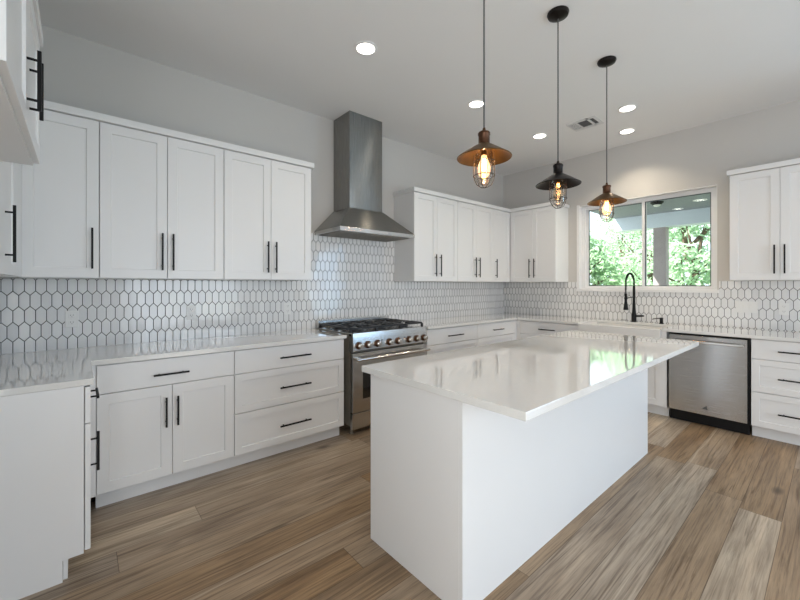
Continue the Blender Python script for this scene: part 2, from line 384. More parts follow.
# window: lining, sliding frame, two sashes with glass
win = struct('window_1', B(), 'vinyl'); 
bm = bmesh.new()
bx(bm, -0.012, 0.15, WY1 - .004, WY1 + .03, WZ0 - .03, WZ1 + .012, bev=.002); bx(bm, 0.0, 0.15, WY0 - .0, WY0 + .008, WZ0, WZ1)
bx(bm, 0.0, 0.15, WY0, WY1, WZ1 - .008, WZ1)
obj('window_lining', bm, 'trim', win)
obj('window_sill', B(-0.022, 0.15, WY0 - .015, WY1 + .03, WZ0 - .03, WZ0 + .004, bev=.003), 'trim', win)
bm = bmesh.new(); x0, x1 = 0.06, 0.12
bx(bm, x0, x1, WY0 + .008, WY0 + .03, WZ0 + .004, WZ1 - .01, bev=.002); bx(bm, x0, x1, WY1 - .05, WY1, WZ0 + .004, WZ1 - .01, bev=.002)
bx(bm, x0, x1, WY0 + .03, WY1 - .05, WZ0 + .004, WZ0 + .03, bev=.002); bx(bm, x0, x1, WY0 + .03, WY1 - .05, WZ1 - .045, WZ1 - .01, bev=.002)
obj('window_frame', bm, 'vinyl', win)
ym = -1.935
for (a, b_, xs) in ((ym - .02, WY1 - .05, .095), (WY0 + .03, ym + .02, .065)):
    bm = bmesh.new(); t = .022; za, zb = WZ0 + .02, WZ1 - .035
    bx(bm, xs, xs + .025, a, a + .032, za, zb, bev=.002); bx(bm, xs, xs + .025, b_ - .032, b_, za, zb, bev=.002)
    bx(bm, xs, xs + .025, a + .032, b_ - .032, za, za + t, bev=.002); bx(bm, xs, xs + .025, a + .032, b_ - .032, zb - t, zb, bev=.002)
    s = obj('sash', bm, 'vinyl', win)
    bm = bmesh.new(); g = .009  # dark strips round each pane: shade on the frame sides, put into colour
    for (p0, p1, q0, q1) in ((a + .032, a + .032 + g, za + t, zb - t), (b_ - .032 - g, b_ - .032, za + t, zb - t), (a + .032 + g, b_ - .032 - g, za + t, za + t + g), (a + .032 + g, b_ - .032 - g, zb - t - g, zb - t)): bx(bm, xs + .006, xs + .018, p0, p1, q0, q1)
    obj('sash_shade', bm, 'sash_shade', s)
    obj('pane', B(xs + .010, xs + .014, a + .032, b_ - .032, za + t, zb - t), 'pane', s)

# tiled backsplashes, part of their walls
TZ0, TZ1 = 0.905, 1.385
bm = bmesh.new()
prism(bm, [(XC, TZ0), (0, TZ0), (0, TZ1), (-2.26, TZ1), (-2.26, 1.87), (-3.535, 1.87), (-3.535, TZ1), (XC, TZ1)], -0.008, 0, 'xz')
obj('tile_backsplash', bm, 'tileA', wall_range)
bm = bmesh.new()
prism(bm, [(-0.008, TZ0), (-0.008, TZ1), (WY1 + .03, TZ1), (WY1 + .03, WZ0 - .03), (WY0 - .015, WZ0 - .03), (WY0 - .015, TZ1), (-4.2, TZ1), (-4.2, TZ0)], -0.008, 0, 'yz')
obj('tile_backsplash', bm, 'tileB', wall_window)

# ---------------------------------------------------------------- outside: porch, garden, trees
struct('ground', B(0.15, 60, -40, 40, -0.3, -0.16), 'lawn')
tag(obj('porch_floor', B(0.15, 3.2, -6, 1.0, -0.155, -0.05), 'patio'), 'grey concrete porch floor outside the kitchen window', 'porch')
pr = thing('porch_roof', 'grey board porch ceiling seen through the top of the window', 'porch roof', (1.6, -3.0, 2.66))
bm = bmesh.new(); bx(bm, -1.44, 1.6, -3.2, 2.42, 0.02, 0.14)
for k in range(38): bx(bm, -1.44 + k * .08, -1.44 + k * .08 + .062, -3.2, 2.42, 0.003, 0.02)
obj('soffit', bm, 'soffit', pr)
obj('beam', B(1.36, 1.62, -3.2, 2.42, -0.25, 0.005, bev=.004), 'beam', pr)
obj('fascia_board', B(1.60, 1.66, -3.2, 2.45, 0.0, 0.22, bev=.004), 'beam', pr)
for i, (x, y, s) in enumerate(((2.18, -2.08, .09), (2.74, -1.67, .08))):
    t = thing('porch_light', ('round lit recessed porch light nearer the right window frame', 'smaller round lit recessed porch light beside the beam')[i], 'ceiling light', (x, y, 2.668), 0, 'recessed lights in the porch ceiling')
    bm = bmesh.new(); lathe(bm, [(s, 0.0), (s, -.006), (s * .8, -.008), (s * .8, 0)], 24, closed=True); obj('frame', bm, 'trim', t, True)
    bm = bmesh.new(); lathe(bm, [(s * .8, -.001), (s * .8, -.004)], 24); obj('diffuser', bm, 'porch_lamp', t)
t = thing('porch_sensor', 'dark fixture on the porch ceiling near the window centre', 'porch fixture', (1.84, -1.6, 2.668))
bm = bmesh.new(); lathe(bm, [(.09, 0), (.09, -.02), (.055, -.05)], 24); obj('housing', bm, 'black', t, True)
bm = bmesh.new(); lathe(bm, [(.05, -.05), (.04, -.07), (.01, -.08)], 20); obj('lens', bm, 'plate', t, True)
t = thing('porch_post', 'square brown grey wooden porch post under the beam', 'post', (3.1, -1.33, -0.05))
obj('shaft', B(-.1, .1, -.1, .1, 0.02, 2.46, bev=.006), 'post', t)
obj('base', B(-.13, .13, -.13, .13, 0, .16, bev=.006), 'post', t)

def tree(loc, h, r, n, mat, label, seed, trunk_r=.14):
    rnd = random.Random(seed)
    t = thing('leafy_tree', label, 'tree', loc, 0, 'leafy trees beyond the porch')
    bm = bmesh.new(); pts = [Vector((rnd.uniform(-.12, .12) * k, rnd.uniform(-.12, .12) * k, h * .75 * k / 5)) for k in range(6)]
    tube(bm, pts, [trunk_r * (1 - k * .14) for k in range(6)], 8)
    cents = []
    for k in range(26):
        a = rnd.uniform(0, 2 * PI); z = h * rnd.uniform(.12, .95); rr = r * rnd.uniform(.25, .85) * math.sin(PI * min(.95, .2 + .75 * z / h))
        c = Vector((rr * math.cos(a), rr * math.sin(a), z)); s = pts[min(4, int(z / h * 4.5))]
        tube(bm, [s, s.lerp(c, .5) + Vector((0, 0, .15)), c], [.05, .03, .012], 5); cents.append((c, r * rnd.uniform(.3, .48)))
    obj('trunk', bm, 'bark', t, True)
    bm = bmesh.new()
    for k in range(n):
        c, cr = rnd.choice(cents)
        d = Vector((rnd.gauss(0, 1), rnd.gauss(0, 1), rnd.gauss(0, 1))).normalized() * cr * rnd.uniform(.35, 1.0) ** .5
        p = c + Vector((d.x, d.y, d.z * .8))
        if p.z < .05: p.z = .05 + rnd.random() * .3
        u = Vector((rnd.gauss(0, 1), rnd.gauss(0, 1), rnd.gauss(0, 1))).normalized(); v = u.orthogonal().normalized()
        s = rnd.uniform(.05, .10)
        w = u.cross(v)
        bm.faces.new([bm.verts.new(p - u * s), bm.verts.new(p + v * s * .45 + w * s * .1), bm.verts.new(p + u * s), bm.verts.new(p - v * s * .45 + w * s * .1)])
    obj('foliage', bm, mat, t)

trees = [((6.3, 1.55, -.16), 3.15, 1.2, 4800, 'leafA', 'bushy tree at the left edge of the window view', 1),
         ((6.6, -1.0, -.16), 3.9, 1.15, 4600, 'leafB', 'pale green tree behind the left window sash', 2),
         ((6.4, -3.5, -.16), 3.9, 1.2, 4600, 'leafB', 'leafy tree right of the porch post', 3),
         ((9.8, 0.6, -.16), 5.0, 1.7, 6000, 'leafB', 'taller tree standing in the second row behind the window centre', 4),
         ((10.0, -3.3, -.16), 5.0, 1.7, 6000, 'leafB', 'pale leafy tree in the second row at the right edge of the window view', 8),
         ((9.8, 4.3, -.16), 3.8, 1.6, 6000, 'leafB', 'distant tree at the far left of the window view', 5),
         ((14.5, 2.9, -.16), 5.0, 2.1, 6000, 'leafA', 'farthest tree showing left of the window centre', 6)]
for a in trees: tree(*a)

# ---------------------------------------------------------------- cabinet parts (local: x along the width, front faces -y, z up)
def shaker(bm, x0, x1, z0, z1, yf, th=0.02, rail=0.057, rec=0.009):
    """door or drawer front: framed, recessed panel; yf = front plane"""
    yb = yf + th; w, h = x1 - x0, z1 - z0
    def ring(ix, y): return [bm.verts.new(p) for p in ((x0 + ix, y, z0 + ix), (x1 - ix, y, z0 + ix), (x1 - ix, y, z1 - ix), (x0 + ix, y, z1 - ix))]
    rings = [ring(0, yb), ring(0, yf + .0015), ring(.0015, yf)]
    if rail: rings += [ring(rail, yf), ring(rail + .003, yf + rec)]
    for a, b_ in zip(rings, rings[1:]):
        for k in range(4): bm.faces.new((a[k], a[(k + 1) % 4], b_[(k + 1) % 4], b_[k]))
    bm.faces.new(rings[-1]); bm.faces.new(rings[0][::-1])
    bmesh.ops.recalc_face_normals(bm, faces=bm.faces[:])

def handle(parent, x, z, yf, length=0.26, vert=True):
    """square-section bar pull on two posts"""
    bm = bmesh.new(); h = length / 2; t = .0055; y1 = yf - .036
    if vert:
        bx(bm, x - t, x + t, y1, y1 + 2 * t, z - h, z + h, bev=.0012)
        for s in (-1, 1): cyl(bm, (x, yf, z + s * (h - .033)), (x, y1 + t, z + s * (h - .033)), .0045, 8)
    else:
        bx(bm, x - h, x + h, y1, y1 + 2 * t, z - t, z + t, bev=.0012)
        for s in (-1, 1): cyl(bm, (x + s * (h - .033), yf, z), (x + s * (h - .033), y1 + t, z), .0045, 8)
    return obj('handle', bm, 'black', parent)

def cabinet(label, loc, rz, w, fronts, base=True, depth=.615, z0=.105, z1=.875, group=None, name=None, toe=True):
    """fronts: (kind, x0, x1, z0, z1, handle) ; handle = (x, z, 'v'|'h', length) or None"""
    t = thing(name or ('base_cabinet' if base else 'wall_cabinet'), label, 'cabinet', loc, rz, group)
    obj('body', B(0.0005, w - .0005, -depth, -.001, z0, z1), 'cab', t)
    if base and toe: obj('toe_kick', B(0.0005, w - .0005, -depth + .06, -depth + .076, 0, z0 - .001), 'cab', t)
    for kind, a, b_, c, d, hd in fronts:
        bm = bmesh.new(); rail = {'door': .06, 'drawer': .05, 'slab': 0}[kind]
        shaker(bm, a, b_, c, d, -depth - .0205, .02, rail)
        o = obj('door' if kind == 'door' else 'drawer', bm, 'cab', t)
        if hd: handle(o, hd[0], hd[1], -depth - .0205, hd[3], hd[2] == 'v')
    return t

G = .0025
DZ = (.11, .41, .415, .70, .705, .868)     # drawer stack heights
def drawers3(w, hl=.26):
    return [('slab', G, w - G, .7, .868, (w / 2, .78, 'h', hl)), ('drawer', G, w - G, .4125, .695, (w / 2, .547, 'h', hl)), ('drawer', G, w - G, .11, .4075, (w / 2, .25, 'h', hl))]
gb = 'white base cabinets along the walls'
gu = 'white wall cabinets'
# wall A (range side) : world x = loc.x + local x
cabinet('white two-door base cabinet with one drawer, in the left corner of the range wall', (-5.055, 0, 0), 0, .773, [
    ('slab', G, .773 - G, .7, .868, (.38, .772, 'h', .2)), ('door', G, .3865 - .0015, .11, .695, (.35, .527, 'v', .19)), ('door', .3865 + .0015, .773 - G, .11, .695, (.415, .527, 'v', .19))], group=gb)
cabinet('wide white three-drawer base cabinet left of the steel range', (-4.282, 0, 0), 0, .922, drawers3(.922), group=gb)
cabinet('white drawer base cabinet directly right of the steel range', (-2.335, 0, 0), 0, .87, drawers3(.87), group=gb)
cabinet('narrower white drawer base cabinet in the far corner of the range wall', (-1.465, 0, 0), 0, .775, drawers3(.775, .22), group=gb)
# fillers and fridge-side (wall C) run
tag(obj('corner_filler', B(-5.108, -5.056, -.634, -.60, .105, .875), 'cab'), 'narrow white filler strip in the left inner corner of the base cabinets', 'filler')
bm = B(-.634, -.616, -.689, -.6165, .105, .875); bx(bm, -.689, -.634, -.634, -.6165, .105, .875)
tag(obj('corner_filler', bm, 'cab'), 'narrow white filler strip in the far inner corner of the base cabinets', 'filler')
cw = .527
t = cabinet('white base cabinet with large plain end panel at the left edge', (XC, -1.163, 0), PI / 2, cw, [
    ('slab', -.018, cw - G, .7, .868, (.19, .787, 'h', .20)), ('door', -.018, cw - G, .11, .695, (.07, .53, 'v', .19))], group=gb)
# end panel notched for the toe kick: local x = -0.02..0
bm = bmesh.new(); prism(bm, [(-.002, .0), (-.002, .875), (-.611, .875), (-.611, .098), (-.538, .098), (-.538, 0)], -.001, .018, 'yz')
for v in bm.verts: v.co.x = v.co.x - .018
obj('end_panel', bm, 'cab', t)
# wall B (window side)
cabinet('white drawer base cabinet between the far corner and the sink', (0, -.690, 0), -PI / 2, .778, drawers3(.778, .22), group=gb)
t = cabinet('white sink base cabinet with two doors under the farmhouse sink', (0, -1.470, 0), -PI / 2, .873, [
    ('door', G, .42, .11, .64, (.38, .5, 'v', .2)), ('door', .423, .84, .11, .64, (.46, .5, 'v', .2))], z1=.64, group=gb)
obj('side_panel', B(.826, .8725, -.634, -.001, .105, .875), 'cab', t)
cabinet('white three-drawer base cabinet right of the dishwasher', (0, -2.965, 0), -PI / 2, .6, drawers3(.6), group=gb)
cabinet('white drawer base cabinet at the right edge beyond the dishwasher', (0, -3.566, 0), -PI / 2, .43, drawers3(.43, .2), group=gb)

# wall cabinets
UZ0, UZ1 = 1.388, 2.402
def door(a, b_, hx=None, z=1.577, L=.26): return ('door', a, b_, UZ0 + .003, UZ1 - .003, (hx, z, 'v', L) if hx is not None else None)
def upper(label, loc, rz, w, fronts, depth=.335): return cabinet(label, loc, rz, w, fronts, base=False, depth=depth, z0=UZ0, z1=UZ1, group=gu)
upper('white single-door wall cabinet in the left corner of the range wall', (-5.400, 0, 0), 0, .369, [door(G, .369 - G, .333)])
upper('white two-door wall cabinet, middle one left of the steel hood', (-5.031, 0, 0), 0, .756, [door(G, .3765, .345), door(.3795, .756 - G, .411)])
upper('white two-door wall cabinet next to the left side of the steel hood', (-4.275, 0, 0), 0, .745, [door(G, .371, .34), door(.374, .745 - G, .409)])
upper('white two-door wall cabinet next to the right side of the steel hood', (-2.262, 0, 0), 0, .745, [door(G, .371, .335), door(.374, .745 - G, .418)])
upper('white three-door wall cabinet on the range wall at the far corner', (-1.517, 0, 0), 0, 1.161, [door(G, .371, .338), door(.374, .745, .42), door(.748, 1.158, .80)])
upper('white two-door wall cabinet between the far corner and the window', (0, -.357, 0), -PI / 2, .69, [door(.003, .352, .318), door(.355, .69 - G, .39)])
upper('white two-door wall cabinet right of the window', (0, -2.782, 0), -PI / 2, .69, [door(G, .3435, .31), door(.3465, .69 - G, .375)])
upper('white two-door wall cabinet at the right edge beyond the window', (0, -3.473, 0), -PI / 2, .69, [door(G, .3435, .31), door(.3465, .69 - G, .375)])
upper('white wall cabinet in the left corner below the over-fridge cabinet', (XC, -1.163, 0), PI / 2, .806, [door(G, .50, .15), ('slab', .503, .803, UZ0 + .003, UZ1 - .003, None)], depth=.32)
# over-fridge cabinet
fw = 1.0
cabinet('deep white wall cabinet over the fridge space at the upper left edge', (XC, -2.18, 0), PI / 2, fw, [
    ('door', G, .4985, 1.872, 2.399, (.455, 2.022, 'v', .20)), ('door', .5015, fw - G, 1.872, 2.399, (.545, 2.022, 'v', .20))], base=False, depth=.443, z0=1.862, z1=2.402, group=gu)

# crown trim on the wall cabinets
def crown(label, bm): tag(obj('crown_trim', bm, 'cab'), label, 'trim', 'white crown trims on the wall cabinets')
bm = bmesh.new(); bx(bm, -5.385, -3.512, -.378, -.002, UZ1 + .001, UZ1 + .046, bev=.002); crown('flat white crown trim on the wall cabinets left of the hood', bm)
bm = bmesh.new(); prism(bm, [(-2.28, -.002), (-2.28, -.378), (-.378, -.378), (-.378, -1.065), (-.002, -1.065), (-.002, -.002)], UZ1 + .001, UZ1 + .046, 'xy', .002); crown('L-shaped white crown trim on the far corner wall cabinets', bm)
bm = bmesh.new(); bx(bm, -.378, -.002, -4.18, -2.765, UZ1 + .001, UZ1 + .046, bev=.002); crown('flat white crown trim on the wall cabinets right of the window', bm)
bm = bmesh.new(); prism(bm, [(XC + .002, -.38), (XC + .002, -2.195), (-5.252, -2.195), (-5.252, -1.15), (-5.388, -1.15), (-5.388, -.38)], UZ1 + .001, UZ1 + .046, 'xy', .002); crown('white crown trim on the wall cabinets at the left edge', bm)

# ---------------------------------------------------------------- worktops
CZ0, CZ1 = .876, .905
bm = bmesh.new(); prism(bm, [(XC + .001, -.009), (XC + .001, -1.185), (-5.077, -1.185), (-5.077, -.655), (-3.345, -.655), (-3.345, -.009)], CZ0, CZ1, 'xy', .002)
tag(obj('worktop', bm, 'quartz'), 'L-shaped white quartz worktop left of the steel range', 'worktop')
bm = bmesh.new(); prism(bm, [(-2.338, -.009), (-2.338, -.655), (-.655, -.655), (-.655, -1.468), (-.155, -1.468), (-.155, -2.297), (-.655, -2.297), (-.655, -4.0), (-.009, -4.0), (-.009, -.009)], CZ0, CZ1, 'xy', .002)
tag(obj('worktop', bm, 'quartz'), 'L-shaped white quartz worktop from the range round the far corner past the sink', 'worktop')

# ---------------------------------------------------------------- farmhouse sink
t = thing('farmhouse_sink', 'white apron-front farmhouse sink below the window', 'sink', (0, -1.8825, 0))
bm = bmesh.new(); y = .4115; xf, xb = -.665, -.157; w = .022; za, zb = .645, .893
bx(bm, xf, xf + w + .006, -y, y, za, zb, bev=.005); bx(bm, xb - w, xb, -y, y, za, zb - .018)
bx(bm, xf + w + .006, xb - w, -y, -y + w, za, zb - .004); bx(bm, xf + w + .006, xb - w, y - w, y, za, zb - .004)
bx(bm, xf + w + .006, xb - w, -y + w, y - w, za, za + .02)
obj('basin', bm, 'fireclay', t)
bm = bmesh.new(); lathe(bm, [(.045, za + .0205), (.045, za + .024), (.03, za + .0245)], 24, o=(-.40, 0, 0)); obj('drain', bm, 'chrome', t, True)

# faucet
t = thing('spring_faucet', 'black pull-down spring faucet standing behind the sink', 'faucet', (-.1, -1.883, CZ1 + .0005))
bm = bmesh.new(); lathe(bm, [(.028, 0), (.028, .006), (.026, .01), (.024, .08), (.018, .15), (.0145, .25), (.0135, .43)], 20); obj('body', bm, 'black', t, True)
bm = bmesh.new(); cyl(bm, (0, 0, .07), (-.01, -.075, .075), .012, 14); cyl(bm, (-.01, -.075, .075), (-.012, -.105, .077), .009, 12); obj('lever', bm, 'black', t, True)
dx, dy = -.20, .022
def arc(k, n):
    a = PI * k / n; return Vector((dx / 2 * (1 - math.cos(a)), dy / 2 * (1 - math.cos(a)), .46 + .115 * math.sin(a)))
path = [Vector((0, 0, .43))] + [arc(k, 16) for k in range(17)] + [Vector((dx, dy, .40)), Vector((dx, dy, .34))]
bm = bmesh.new(); tube(bm, path, .0065, 8); obj('hose', bm, 'black', t, True)
# spring coil round the hose
def along(s):
    L = [0]
    for a, b_ in zip(path, path[1:]): L.append(L[-1] + (b_ - a).length)
    d = s * L[-1]
    for i in range(len(path) - 1):
        if d <= L[i + 1] or i == len(path) - 2:
            f = (d - L[i]) / (L[i + 1] - L[i]); return path[i].lerp(path[i + 1], f), (path[i + 1] - path[i]).normalized()
pts = []; NT = 46
for k in range(NT * 8 + 1):
    p, tg = along(.02 + .90 * k / (NT * 8)); s = tg.cross(Vector((dy, -dx, 0)).normalized()).normalized(); w_ = tg.cross(s); a = 2 * PI * k / 8
    pts.append(p + (s * math.cos(a) + w_ * math.sin(a)) * .0105)
bm = bmesh.new(); tube(bm, pts, .0026, 5); obj('spring', bm, 'black', t, True)
bm = bmesh.new(); lathe(bm, [(.012, .34), (.014, .33), (.014, .25), (.022, .19), (.026, .155), (.024, .15)], 18, o=(dx, dy, 0)); obj('spray_head', bm, 'black', t, True)
bm = bmesh.new(); cyl(bm, (0, 0, .30), (dx, dy, .285), .006, 10); lathe(bm, [(.016, .275), (.0185, .275), (.0185, .295), (.016, .295)], 16, o=(dx, dy, 0), closed=True); obj('holder_arm', bm, 'black', t, True)
# soap dispenser
t = thing('soap_dispenser', 'small black soap dispenser right of the faucet', 'soap dispenser', (-.12, -2.165, CZ1 + .0005))
bm = bmesh.new(); lathe(bm, [(.022, 0), (.022, .006), (.017, .012), (.017, .055), (.019, .057), (.019, .068), (.006, .07)], 18); obj('body', bm, 'black', t, True)
bm = bmesh.new(); tube(bm, [(0, 0, .062), (-.05, .03, .062), (-.095, .055, .058), (-.1, .058, .05)], .005, 8); obj('spout', bm, 'black', t, True)

# ---------------------------------------------------------------- dishwasher
t = thing('dishwasher', 'stainless steel dishwasher with bar handle between sink and drawers', 'dishwasher', (0, -2.655, 0))
hw = .2995
obj('body', B(-.60, -.02, -hw, hw, .10, .872), 'black', t)
obj('toe_panel', B(-.585, -.57, -hw + .003, hw - .003, .004, .112), 'black', t)
d = obj('door', B(-.645, -.605, -hw + .012, hw - .006, .115, .855, bev=.003), 'steel_dw', t)
bm = bmesh.new(); bx(bm, -.692, -.676, -.268, .268, .792, .814, bev=.004)
for s in (-1, 1): bx(bm, -.678, -.644, s * .25 - .011, s * .25 + .011, .793, .813, bev=.002)
obj('handle', bm, 'chrome', d)
bm = bmesh.new()   # small dark triangular emblem
prism(bm, [(.030, .172), (-.005, .205), (-.012, .168)], -.6465, -.6455, 'yz'); e = obj('emblem', bm, 'slot', d)
# ---------------------------------------------------------------- range
RX0, RX1 = -3.300, -2.386
t = thing('gas_range', 'wide stainless steel gas range with eight knobs under the hood', 'range', ((RX0 + RX1) / 2, 0, 0))
w2 = (RX1 - RX0) / 2
obj('body', B(-w2 + .002, w2 - .002, -.635, -.03, .085, .885), 'steel_dark', t)
obj('cooktop', B(-w2, w2, -.66, -.03, .886, .912, bev=.003), 'steel', t)
obj('back_trim', B(-w2, w2, -.058, -.022, .912, .985, bev=.003), 'steel', t)
bm = bmesh.new(); prism(bm, [(-.62, .745), (-.675, .745), (-.695, .76), (-.68, .915), (-.62, .915)], -w2, w2, 'yz', .003); cp = obj('control_panel', bm, 'steel', t)
for kx in (-3.242, -3.143, -3.035, -2.892, -2.786, -2.643, -2.540, -2.440):
    x = kx - (RX0 + RX1) / 2
    bm = bmesh.new(); lathe(bm, [(.033, -.687), (.034, -.697), (.028, -.700)], 20, o=(x, 0, .805), axis='y')
    b_ = obj('knob_bezel', bm, 'bronze_cap', cp, True)
    bm = bmesh.new(); lathe(bm, [(.022, -.697), (.024, -.70), (.0225, -.735), (.019, -.738)], 20, o=(x, 0, .805), axis='y'); bx(bm, x - .004, x + .004, -.742, -.736, .785, .826, bev=.001)
    k = obj('knob', bm, 'chrome', cp, True)
for x in (-.135, .147):
    bm = bmesh.new(); lathe(bm, [(.006, -.688), (.006, -.695)], 12, o=(x, 0, .83), axis='y'); obj('indicator', bm, 'slot', cp, True)
d = obj('oven_door', B(-w2 + .004, w2 - .004, -.678, -.637, .205, .735, bev=.004), 'steel', t)
obj('oven_window', B(-.345, .345, -.681, -.676, .32, .575, bev=.001), 'oven_glass', d)
bm = bmesh.new(); cyl(bm, (-w2 + .01, -.735, .685), (w2 - .01, -.735, .685), .0135, 16)
for s in (-1, 1): bx(bm, s * (w2 - .05) - .013, s * (w2 - .05) + .013, -.735, -.677, .673, .697, bev=.003)
obj('oven_handle', bm, 'chrome', d, True)
obj('lower_panel', B(-w2 + .004, w2 - .004, -.672, -.637, .06, .198, bev=.003), 'steel', t)
for x, y in ((-w2 + .04, -.60), (w2 - .04, -.60), (-w2 + .04, -.08), (w2 - .04, -.08)):
    bm = bmesh.new(); lathe(bm, [(.02, 0), (.02, .012), (.013, .014), (.013, .086)], 14, o=(x, y, 0)); obj('foot', bm, 'steel_dark', t, True)
# burners and three grates
for bxx in (-.30, 0, .30):
    for by in (-.49, -.21):
        bm = bmesh.new(); lathe(bm, [(.052, .913), (.052, .922), (.04, .924), (.04, .934), (.034, .938)], 24, o=(bxx, by, 0)); obj('burner', bm, 'iron', t, True)
for gx in (-.30, 0, .30):
    bm = bmesh.new(); a, b_ = gx - .143, gx + .143; y0, y1 = -.625, -.075; z0, z1 = .942, .958; q = .0065
    for x in (a, b_): bx(bm, x - q, x + q, y0, y1, z0, z1, bev=.002)
    for y in (y0, (y0 + y1) / 2, y1): bx(bm, a, b_, y - q, y + q, z0, z1, bev=.002)
    for cy in (-.49, -.21):
        bx(bm, gx - q, gx + q, cy - .12, cy - .035, z0, z1 + .004, bev=.002); bx(bm, gx - q, gx + q, cy + .035, cy + .12, z0, z1 + .004, bev=.002)
        bx(bm, a, gx - .035, cy - q, cy + q, z0, z1 + .004, bev=.002); bx(bm, gx + .035, b_, cy - q, cy + q, z0, z1 + .004, bev=.002)
        for sx in (-1, 1):
            for sy in (-1, 1): tube(bm, [(gx + sx * .035, cy + sy * .03, .952), (gx + sx * .135, cy + sy * .11, .952)], q, 6)
    for x in (a, b_):
        for y in (y0, y1): bx(bm, x - .009, x + .009, y - .009, y + .009, .9125, z0 + .004, bev=.002)
    obj('grate', bm, 'iron', t)

# ---------------------------------------------------------------- hood
t = thing('range_hood', 'stainless steel chimney range hood on the wall above the range', 'range hood', (-2.855, 0, 1.85))
L = -3.318 + 2.855; R = -2.388 + 2.855; D = -.50; cl, cr, cd = -3.092 + 2.855, -2.682 + 2.855, -.31
bm = bmesh.new()
bx(bm, cl, cr, cd, -.001, .265, 3.079 - 1.85, bev=.002); obj('chimney', bm, 'steel_hood', t)
bm = bmesh.new()
lo = [bm.verts.new(p) for p in ((L, -.001, .038), (L, D, .038), (R, D, .038), (R, -.001, .038))]
hi = [bm.verts.new(p) for p in ((cl - .004, -.001, .268), (cl - .004, cd - .004, .268), (cr + .004, cd - .004, .268), (cr + .004, -.001, .268))]
for k in range(4): bm.faces.new((lo[k], lo[(k + 1) % 4], hi[(k + 1) % 4], hi[k]))
bm.faces.new(lo[::-1]); bm.faces.new(hi); bmesh.ops.recalc_face_normals(bm, faces=bm.faces[:])
bmesh.ops.bevel(bm, geom=bm.edges[:], offset=.002, segments=2, affect='EDGES')
obj('canopy', bm, 'steel_hood', t)
rim = obj('rim', B(L, R, D, -.001, 0, .037, bev=.002), 'steel', t)
obj('control_strip', B(-.11, .10, D - .003, D + .002, .008, .030, bev=.001), 'chrome', t)
for k in range(3):
    bm = bmesh.new(); a = L + .03 + k * .293; bx(bm, a, a + .28, D + .06, -.05, -.006, .001)
    for j in range(14): bx(bm, a + .012 + j * .019, a + .021 + j * .019, D + .075, -.065, -.009, -.005)
    obj('filter', bm, 'steel_dark', t)

# ---------------------------------------------------------------- island
t = thing('kitchen_island', 'white panelled kitchen island base in the middle of the floor', 'kitchen island', (-2.82, -2.16, 0))
ix0, ix1, iy0, iy1 = -3.957 + 2.82, -1.680 + 2.82, -2.474 + 2.16, -1.847 + 2.16
obj('body', B(ix0 + .02, ix1 - .02, iy0 + .02, iy1 - .03, .09, .875), 'cab', t)
obj('toe_kick', B(ix0 + .02, ix1 - .02, iy1 - .09, iy1 - .075, 0, .09), 'cab', t)
obj('back_panel', B(ix0, ix1, iy0, iy0 + .0195, 0, .8755, bev=.001), 'cab', t)
for a in (ix0, ix1 - .0195):
    obj('end_panel', B(a, a + .0195, iy0 + .02, iy1, 0, .8755, bev=.001), 'cab', t)
n = 4; ww = (ix1 - ix0 - .04) / n
for k in range(n):
    a = ix0 + .02 + k * ww; bm = bmesh.new(); shaker(bm, -a - ww + G, -a - G, .11, .868, -iy1 + .01, .02, .06)
    for v in bm.verts: v.co.x *= -1; v.co.y *= -1
    o = obj('door', bm, 'cab', t)
    bm = bmesh.new(); hx = a + (ww - .05 if k % 2 == 0 else .05); bx(bm, hx - .0055, hx + .0055, iy1 + .015, iy1 + .026, .52, .78, bev=.001)
    for z in (.553, .747): cyl(bm, (hx, iy1 - .01, z), (hx, iy1 + .02, z), .0045, 8)
    obj('handle', bm, 'black', o)
bm = bmesh.new(); bx(bm, -3.975, -1.515, -2.767, -1.789, .8765, .9085, bev=.002)
tag(obj('island_worktop', bm, 'quartz'), 'large glossy white quartz slab lying on the kitchen island', 'worktop')

# ---------------------------------------------------------------- outlets and switches on the tiles
def outlet(loc, rz, label, kind='outlet', name='wall_outlet', cat='outlet'):
    wdt = .07 if kind == 'outlet' else .165
    t = thing(name, label, cat, loc, rz, 'cover plates on the backsplash tiles')
    obj('cover_plate', B(-wdt / 2, wdt / 2, -.006, 0, -.057, .057, bev=.002), 'plate', t)
    if kind == 'outlet':
        for s in (-1, 1):
            f = obj('socket', B(-.017, .017, -.008, -.006, s * .024 - .015, s * .024 + .015, bev=.0008), 'plate', t)
            bm = bmesh.new(); bx(bm, -.008, -.006, -.0085, -.0075, s * .024 - .002, s * .024 + .008); bx(bm, .006, .008, -.0085, -.0075, s * .024 - .002, s * .024 + .008); bx(bm, -.002, .002, -.0085, -.0075, s * .024 - .010, s * .024 - .006)
            obj('slots', bm, 'slot', f)
    else:
        for k in (-1, 0, 1): obj('rocker', B(k * .048 - .017, k * .048 + .017, -.010, -.006, -.034, .034, bev=.001), 'plate', t)
outlet((-5.168, -.0082, 1.108), 0, 'white outlet on the tiles nearest the left edge')
outlet((-4.431, -.0082, 1.118), 0, 'white outlet on the tiles above the two-door base cabinet, second from the left')
outlet((-3.605, -.0082, 1.118), 0, 'white outlet on the tiles just left of the range')
outlet((-.0082, -2.865, 1.122), -PI / 2, 'wide white triple switch plate on the tiles above the dishwasher', 'switch', 'light_switch', 'switch')
outlet((-.0082, -3.13, 1.114), -PI / 2, 'white outlet on the tiles right of the switch plate')

